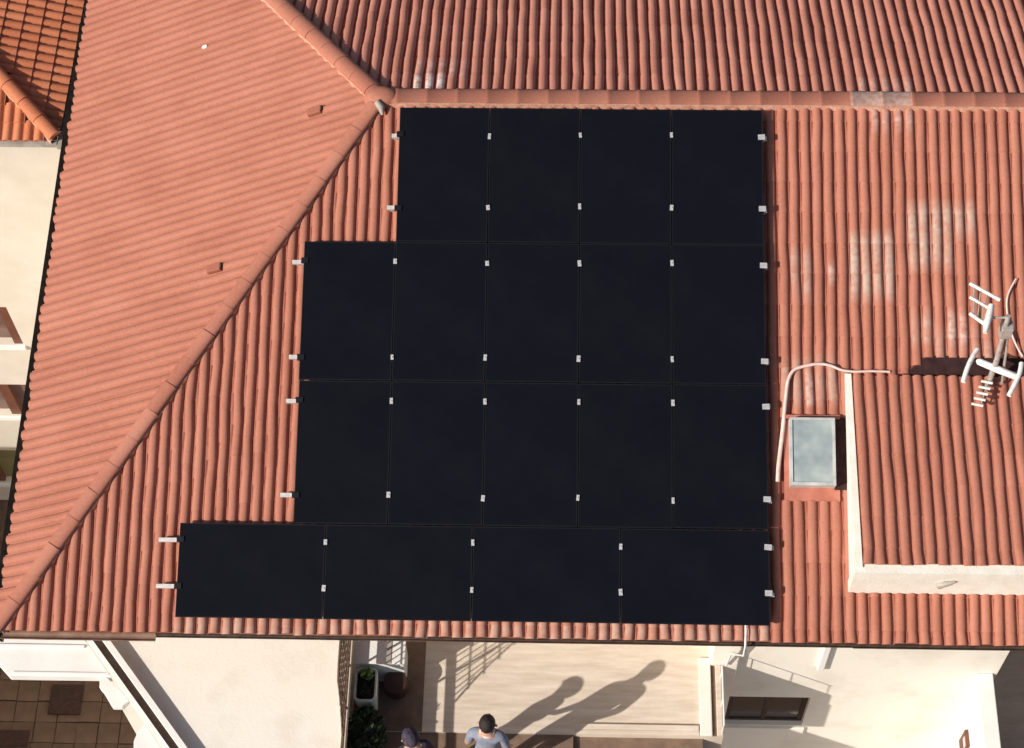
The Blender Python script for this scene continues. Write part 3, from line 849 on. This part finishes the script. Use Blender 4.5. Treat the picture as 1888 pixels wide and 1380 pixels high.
    o=link('hair' if not hood else 'hood',mesh('hair',vs,fs,80),hair,root); o.matrix_parent_inverse=Matrix.Identity(4)
    # face: nose, eyes, mouth, ears
    f=MB(); f.tube([hd+Vector((0,.09,.03))*s_,hd+Vector((0,.122,-.015))*s_,hd+Vector((0,.095,-.028))*s_],[.008*s_,.016*s_,.01*s_],6)
    for s in (-1,1): f.tube([hd+Vector((.088*s,.0,.025))*s_,hd+Vector((.108*s,-.008,.0))*s_,hd+Vector((.09*s,.0,-.035))*s_],[.01*s_,.02*s_,.01*s_],6)
    o=f.build('nose_and_ears',skin,root,smooth=60); o.matrix_parent_inverse=Matrix.Identity(4)
    f=MB()
    for s in (-1,1): f.lathe(hd+Vector((.034*s,.088,.012))*s_,[(.004,-.006),(.011,0),(.004,.006)],8)
    f.tube([hd+Vector((-.024,.082,-.05))*s_,hd+Vector((0,.09,-.052))*s_,hd+Vector((.024,.082,-.05))*s_],.005*s_,6)
    o=f.build('eyes_and_mouth',M['hair'],root); o.matrix_parent_inverse=Matrix.Identity(4)
    root.rotation_euler=(0,0,rot)
    return root, J, s_
p1_, J1, s1 = person('person', (-3.36,-7.15,-.03), R(-8), 'person with black hair in a grey-blue shirt with a pale collar, seen from behind', M['skin'], M['shirt'], M['trousers'], M['hair'], 1.80, .06, 'down')
f=MB(); nk=J1['neck'][0]
f.tube([nk+Vector((.075*math.cos(a)*1.0,.065*math.sin(a)-.008,-.028)) for a in [2*math.pi*k/14 for k in range(15)]],.026,8)
o=f.build('collar',M['collar'],p1_,smooth=60); o.matrix_parent_inverse=Matrix.Identity(4)
p2_, J2, s2 = person('person', (-4.25,-7.31,-.03), R(20), 'person in a dark navy hooded top standing by the shrub, cut by the lower edge', M['skin'], M['navy'], M['trousers'], M['navy'], 1.66, .10, 'down', True)

# ------------------------------------------------------------------ covers on the yard paving
for i,(x_,y_,lab) in enumerate(((-11.67,-2.72,'dark brown square cover on the shaded yard paving, nearer the canopy'),(-12.55,-3.62,'dark brown square cover in the lower left corner of the yard paving'))):
    mo=empty('drain_cover',(x_,y_,ZG+.04),lab,'drain cover','square covers on the yard paving')
    b=MB(); b.box(x_-.30,x_+.30,y_-.29,y_+.29,ZG+.044,ZG+.075); b.build('plate',M['mat'],mo,bevel=.01)
    b=MB(); b.box(x_-.26,x_+.26,y_+.0,y_+.015,ZG+.0755,ZG+.08); b.build('seam',M['darkmetal'],mo)

# ------------------------------------------------------------------ solar panels
PW, PL, GAP = 1.134, 1.764, .011
TOPOFF = .13                                # panel face above the tile crests
arr = [ (0.0, 4, PW, PL, -.012, 'upper'), (1.774, 5, PW, PL, -.008, 'second'), (3.549, 5, PW, PL, .0, 'third'), (5.325, 4, PL, PW, .004, 'landscape') ]
# array origin: y of the top edge
AO = S(0, 0.040, 0) + nS*TOPOFF
rownames = ['top row of four upright panels','second row of five upright panels','third row of five upright panels','bottom row of four sideways panels']
ordn = {4:['leftmost','second from the left','third from the left','rightmost'],5:['leftmost','second from the left','middle','second from the right','rightmost']}
panel_cache={}
def panel_meshes(w,l):
    key=(w,l)
    if key in panel_cache: return panel_cache[key]
    X,Y,Zv=Vector((1,0,0)),Vector((0,1,0)),Vector((0,0,1)); O=Vector((0,0,0))
    fr=MB(); t=.011; 
    for a0,a1,b0,b1 in ((0,w,0,t),(0,w,l-t,l),(0,t,t,l-t),(w-t,w,t,l-t)): fr.fbox(O,X,Y,Zv,a0,a1,b0,b1,-.035,0)
    gl=MB(); gl.fbox(O,X,Y,Zv,t,w-t,t,l-t,-.03,-.0025)
    fm=mesh('frame',fr.v,fr.f); fm.materials.append(M['frame_black'])
    gm=mesh('glass',gl.v,gl.f); gm.materials.append(M['glass_panel'])
    # cells: thin seams between two half-modules and along the strings
    gm2=mesh('glass',gl.v,gl.f); gm2.materials.append(M['glass_panel2'])
    panel_cache[key]=(fm,(gm,gm2)); return panel_cache[key]
Rm=Matrix((( 1,0,0),(0,dS.y,nS.y),(0,dS.z,nS.z))).to_4x4()
Rm=Matrix(((1,0,0,0),(0,dS.y,nS.y,0),(0,dS.z,nS.z,0),(0,0,0,1)))
if Rm.to_3x3().determinant()<0:
    # columns: x right, y down-slope, z normal is left-handed: mirror y (up-slope) instead
    Rm=Matrix(((1,0,0,0),(0,-dS.y,nS.y,0),(0,-dS.z,nS.z,0),(0,0,0,1))); UPY=-1
else: UPY=1
edges=[]
for ri,(v0,n,w,l,xr,_) in enumerate(arr):
    pitch=w+GAP
    xl=xr-n*pitch+GAP
    edges.append((xl,xr,n,pitch,v0,l))
    fm,gm=panel_meshes(w,l)
    for i in range(n):
        P=AO+Vector((xl+i*pitch,0,0))+dS*(v0+(l if UPY<0 else 0)+random.uniform(-.003,.003))
        root=bpy.data.objects.new('solar_panel',None); col.objects.link(root)
        root.matrix_world=Matrix.Translation(P)@Rm
        q=root.rotation_euler.copy()
        tag(root,f'black solar panel, {ordn[n][i]} in the {rownames[ri]}','solar panel','black solar panels on the roof')
        for nm,me in (('frame',fm),('glass',random.choice(gm))):
            o=bpy.data.objects.new(nm,me); col.objects.link(o); o.parent=root
# rails with clamps
railv=[.36,1.30, 2.035,3.24, 3.79,4.955, 5.525,6.085]
railv=[(.36,0),(1.31,0),(2.03,1),(3.245,1),(3.80,2),(4.965,2),(5.53,3),(6.09,3)]
ext=[(.10,.06),(.13,.05),(.15,.05),(.14,.05),(.16,.05),(.18,.05),(.26,.06),(.26,.06)]
rlab=['upper rail of the top row','lower rail of the top row','upper rail of the second row','lower rail of the second row','upper rail of the third row','lower rail of the third row','upper rail of the bottom row','lower rail of the bottom row']
cl=MB(); cl.fbox(Vector((0,0,0)),Vector((1,0,0)),Vector((0,1,0)),Vector((0,0,1)),-.021,.021,-.034,.034,.001,.014)
cl.lathe((0,0,.014),[(.009,0),(.009,.006),(.004,.007)],6)
cl_me=mesh('mid_clamp',cl.v,cl.f); cl_me.materials.append(M['alu'])
ec=MB(); ec.fbox(Vector((0,0,0)),Vector((1,0,0)),Vector((0,1,0)),Vector((0,0,1)),-.055,.032,-.034,.034,.001,.013)
ec.fbox(Vector((0,0,0)),Vector((1,0,0)),Vector((0,1,0)),Vector((0,0,1)),.006,.032,-.034,.034,-.036,.0005)
ec_me=mesh('end_clamp',ec.v,ec.f); ec_me.materials.append(M['alu'])
ec_me2=mesh('end_clamp',ec.v,ec.f); ec_me2.materials.append(M['frame_black'])
for k,((v,ri),(el,er)) in enumerate(zip(railv,ext)):
    xl,xr,n,pitch,v0,l=edges[ri]
    root=bpy.data.objects.new('mounting_rail',None); col.objects.link(root)
    mw=Matrix.Translation(AO+dS*v+Vector((xl,0,0)))@Rm
    root.matrix_world=mw
    tag(root,f'pale aluminium mounting rail with clamps, {rlab[k]} of solar panels','mounting rail','mounting rails under the solar panels')
    b=MB(); b.fbox(Vector((0,0,0)),Vector((1,0,0)),Vector((0,1,0)),Vector((0,0,1)),-el,xr-xl+er,-.025,.025,-.088,-.037)
    me=mesh('bar',b.v,b.f); me.materials.append(M['alu_bar'])
    o=bpy.data.objects.new('bar',me); col.objects.link(o); o.parent=root
    for i in range(1,n):
        o=bpy.data.objects.new('mid_clamp',cl_me); col.objects.link(o); o.parent=root
        o.location=(i*pitch-GAP/2,random.uniform(-.02,.02),0); o.rotation_euler=(0,0,random.uniform(-.1,.1)); o.scale=(random.uniform(.8,1.1),random.uniform(.9,1.15),1)
    for (xx,sg) in ((0,-1),(xr-xl,1)):
        o=bpy.data.objects.new('end_clamp',ec_me if sg>0 else ec_me2); col.objects.link(o); o.parent=root
        o.location=(xx,random.uniform(-.02,.02),0); o.rotation_euler=(0,0,(math.pi if sg<0 else 0)+random.uniform(-.08,.08))
    # roof hooks under the bar
    b=MB()
    for hx in [-.6*el]+[xx for xx in [(xr-xl)*j/4 for j in range(1,4)]]+[xr-xl+er*.5]:
        b.fbox(Vector((hx,0,0)),Vector((1,0,0)),Vector((0,1,0)),Vector((0,0,1)),-.018,.018,-.018,.018,-.165,-.0885)
    me=mesh('roof_hook',b.v,b.f); me.materials.append(M['alu_bar']); o=bpy.data.objects.new('roof_hook',me); col.objects.link(o); o.parent=root

# ------------------------------------------------------------------ cable on the tiles
cab_pts=[(.13,-4.45),(.144,-4.265),(.195,-3.882),(.241,-3.496),(.275,-3.26),(.35,-3.13),(.50,-3.075),(.659,-3.051),(.80,-3.07),(.93,-3.12),(1.09,-3.138),(1.3,-3.13),(1.52,-3.135)]
b=MB(); pts=curve_pts([S(x_,y_,.018 if i<11 else .015) for i,(x_,y_) in enumerate(cab_pts)],6)
n=len(pts); b.tube(pts,[.027-.013*(i/(n-1)) for i in range(n)],8)
tag(b.build('conduit',M['white_cable'],None,smooth=60),'pale pink conduit looping over the tiles above the skylight','cable')
b=MB(); pts=curve_pts([S(3.10,-2.0,.02),S(2.98,-2.25,.02),S(3.0,-2.6,.03),S(3.12,-2.9,.02),S(3.3,-3.1,.02)],6); b.tube(pts,.013,7)
tag(b.build('cable',M['white_cable'],None,smooth=60),'thin pale cable beside the antenna at the right edge','cable')

b=MB(); b.tube([S(-.27,-6.02,.02),S(-.272,-6.2,.03),Vector((-.275,-6.34,2.44)),Vector((-.28,-6.36,2.2)),Vector((-.29,-5.75,.75)),Vector((-.30,-5.66,.1))],.015,8)
tag(b.build('downpipe',M['ant_white'],None,smooth=60),'thin white pipe dropping over the eave at the corner of the panels','pipe')
# ------------------------------------------------------------------ television antenna
ant=empty('antenna',(2.69,-3.14,3.45),'white and grey television antenna on a mast at the right edge of the roof','antenna')
b=MB(); b.tube([(2.70,-3.30,3.40),(2.70,-3.27,4.0),(2.69,-3.14,4.78)],[.038,.034,.03],10); b.build('mast',M['ant_grey'],ant,smooth=40)
b=MB(); b.tube([(2.86,-3.30,3.5),(2.78,-3.22,4.2),(2.72,-3.15,4.6)],.017,8); b.build('stay',M['ant_grey'],ant,smooth=40)
b=MB(); b.box(2.64,2.78,-3.24,-3.10,4.42,4.62); b.build('clamp_box',M['ant_grey'],ant,bevel=.015)
def bar(name,a,c,r,m_='ant_white',seg=8):
    q=MB(); q.tube([a,c],r,seg); return q.build(name,M[m_],ant,smooth=40)
zt=4.75
bar('reflector_bar',(2.295,-2.674,zt),(2.625,-2.905,zt),.022)
bar('reflector_bar',(2.276,-2.864,zt),(2.50,-3.03,zt),.019)
bar('reflector_bar',(2.254,-3.09,zt),(2.42,-3.245,zt),.023)
for q in (.18,.45,.72):
    a=Vector((2.295,-2.674,zt)).lerp(Vector((2.625,-2.905,zt)),q*.8); c=Vector((2.254,-3.09,zt)).lerp(Vector((2.42,-3.245,zt)),q*.9+.1)
    bar('reflector_rod',a,c,.008,'ant_grey')
b=MB(); b.tube([(2.51,-2.99,zt+.02),(2.475,-3.12,zt+.03),(2.43,-3.25,zt+.02),(2.405,-3.36,zt)],[.034,.042,.042,.026],10); b.build('dipole_housing',M['ant_white'],ant,smooth=50)
bar('boom',(2.45,-3.15,zt),(2.72,-3.13,zt-.02),.016,'ant_grey')
z2=3.85
b=MB(); b.tube([(2.495,-3.19,z2),(2.52,-3.203,z2),(2.73,-3.31,z2),(2.95,-3.415,z2),(2.972,-3.427,z2)],[.018,.042,.046,.042,.018],10); b.build('cross_boom',M['ant_white'],ant,smooth=50)
b=MB(); b.tube(curve_pts([(2.515,-3.05,z2+.02),(2.43,-3.19,z2+.03),(2.36,-3.34,z2+.02),(2.307,-3.495,z2)],4),.03,9); b.build('end_arm',M['ant_white'],ant,smooth=50)
b=MB(); b.tube(curve_pts([(3.025,-3.235,z2+.02),(2.985,-3.38,z2+.03),(2.90,-3.55,z2+.02),(2.829,-3.675,z2)],4),.03,9); b.build('end_arm',M['ant_white'],ant,smooth=50)
for q in range(5):
    t=q/4; a=Vector((2.60,-3.33,3.60)).lerp(Vector((2.46,-3.63,3.57)),t)
    bar('director_rod',a+Vector((-.015,.0,0)),a+Vector((.12,-.03,0)),.017,'trough')
bar('director_boom',(2.70,-3.27,3.60),(2.55,-3.66,3.555),.01,'ant_grey')

# ------------------------------------------------------------------ neighbouring house (upper left)
nb=empty('neighbour_house',(-12,3,ZG),'cream neighbouring house with an orange tiled hip roof at the left edge','house')
NZ=2.2; NX=-9.72; NY=1.30
TP=math.tan(R(18))
tile_prof=[(-.08,0),(-.062,.004),(-.045,.024),(-.02,.040),(.01,.042),(.036,.030),(.052,.008),(.08,0)]
def single_tile(L_,up=.022):
    vs=[];fs=[];K=len(tile_prof)
    for (t,h,k) in ((0,0,.95),(L_,up,1.03)):
        for u,z in tile_prof: vs.append((t,u*(k if abs(u)<.07 else 1),z+h))
    for u,z in tile_prof: vs.append((L_,u,z+up-.03))
    for r_ in range(2):
        for j in range(K-1): a=r_*K+j; fs.append((a,a+K,a+K+1,a+1))
    me=mesh('roof_tile',vs,fs,45)
    at=me.attributes.new('tone','FLOAT','FACE'); at.data.foreach_set('value',[.12]*len(fs))
    return me
tile_meshes=[]
for g in (-1.2,-.5,0,.5,1.1):
    me=single_tile(.30); me.attributes['tone'].data.foreach_set('value',[.22+.07*g]*len(me.polygons)); me.materials.append(M['tile_old']); tile_meshes.append(me)
nE=Vector((TP,0,1)).normalized(); dE=Vector((math.cos(R(18)),0,-math.sin(R(18))))
nSo=Vector((0,-TP,1)).normalized(); dSo=Vector((0,-math.cos(R(18)),-math.sin(R(18))))
b=MB(); b.poly([(NX,NY,NZ-.02),(NX,9,NZ-.02),(NX-5,9,NZ+5*TP-.02),(NX-5,NY+5,NZ+5*TP-.02)],[(0,1,2,3)]); rE=b.build('roof_slope',M['pan'],nb)
b=MB(); b.poly([(NX,NY,NZ-.02),(NX-5,NY+5,NZ+5*TP-.02),(NX-10,NY+5,NZ+5*TP-.02),(NX-10,NY,NZ-.02)],[(0,1,2,3)]); rSo=b.build('roof_slope',M['pan'],nb)
def place_tile(parent,P,d,lat,n):
    o=bpy.data.objects.new('roof_tile',random.choice(tile_meshes)); col.objects.link(o)
    m4=Matrix.Identity(4)
    for i in range(3): m4[i][0]=d[i]; m4[i][1]=lat[i]; m4[i][2]=n[i]; m4[i][3]=P[i]
    o.parent=parent; o.matrix_world=m4 @ Matrix.Rotation(random.uniform(-.012,.012),4,'Z')
CO=.268
for c in range(6):
    for r_ in range(22):
        y_=NY+.10+.162*r_; t=(c+1)*CO
        P=Vector((NX,y_,NZ))-dE*t+nE*(.0)
        xh=NX-(y_-NY)             # hip line x at this y
        if P.x+.10 < xh: continue
        place_tile(rE,P,dE,Vector((0,1,0)),nE)
for c in range(5):
    for r_ in range(14):
        x_=NX-.10-.150*r_; t=(c+1)*CO
        P=Vector((x_,NY,NZ))-dSo*t
        if P.y-.06 > NY+(NX-x_): continue
        place_tile(rSo,P,dSo,Vector((1,0,0)),nSo)
hipv=Vector((-1,1,TP)).normalized(); c0=Vector((NX,NY,NZ+.03))
mo=mortar('hip_mortar',c0,c0+hipv*3.2,.10,nb,.04)
cap_run('ridge_tile',c0+hipv*3.0+Vector((0,0,.06)),c0+hipv*-.03+Vector((0,0,.04)),.36,.11,M['tile_old'],mo,.004,.7) if False else None
n_=8
for i in range(n_):
    a=c0+hipv*(i*.36+.38)+Vector((0,0,.055)); b_=c0+hipv*(i*.36-.0)+Vector((0,0,.055))
    cap_tile('ridge_tile',a,b_,.105,M['tile_old'],mo,squash=.75)
b=MB(); b.box(NX+.005,NX+.075,NY-.1,9,NZ-.10,NZ-.03); b.build('gutter',M['gutter'],nb)
b=MB(); b.box(NX-10,NX+.004,NY-.075,NY-.005,NZ-.09,NZ-.02); b.build('gutter',M['gutter'],nb)
NF=1.42
wins=[(-20,-11.66,-3.66,-2.47),(-20,-11.30,-6.15,-5.02),(-20,-11.30,-8.85,-7.5)]
wall_with_openings('wall',-21,NX-.05,NF,NF+.3,ZG,NZ-.08,wins,M['neighbour'],nb)
b=MB(); b.box(NX-.35,NX-.05,NF+.3,9,ZG,NZ-.08); b.build('wall',M['cream'],nb)
for wi,(a,c,z0,z1) in enumerate(wins):
    f=MB(); f.box(c-.16,c-.002,NF+.02,NF+.12,z0+.002,z1-.002)
    w=f.build('window',M['brownframe'],nb)
    f=MB(); f.box(-15,c-.16,NF+.14,NF+.15,z0+.002,z1-.002); f.build('pane',M['pink_glass'] if wi<2 else M['olive'],w)
    for mx in ((-12.40,-13.4) if wi else (-12.9,)):
        f=MB(); f.box(mx-.09,mx+.09,NF+.03,NF+.138,z0+.003,z1-.003); f.build('mullion',M['brownframe'],w)
    f=MB(); f.box(-15,c+.02,NF-.05,NF-.002,z0-.10,z0-.01); f.build('sill',M['white'],w)

# the building outside the frame that shades the yard
wb=empty('side_building',(-18,-8,ZG),'low cream building at the left, outside the picture, shading the yard','building')
b=MB(); b.box(-24,-15.2,-18,-1.2,ZG+.01,-4.6); b.build('wall',M['cream'],wb)
b=MB(); b.box(-24.2,-15.0,-18.2,-1.0,-4.598,-4.4); b.build('parapet',M['white'],wb)
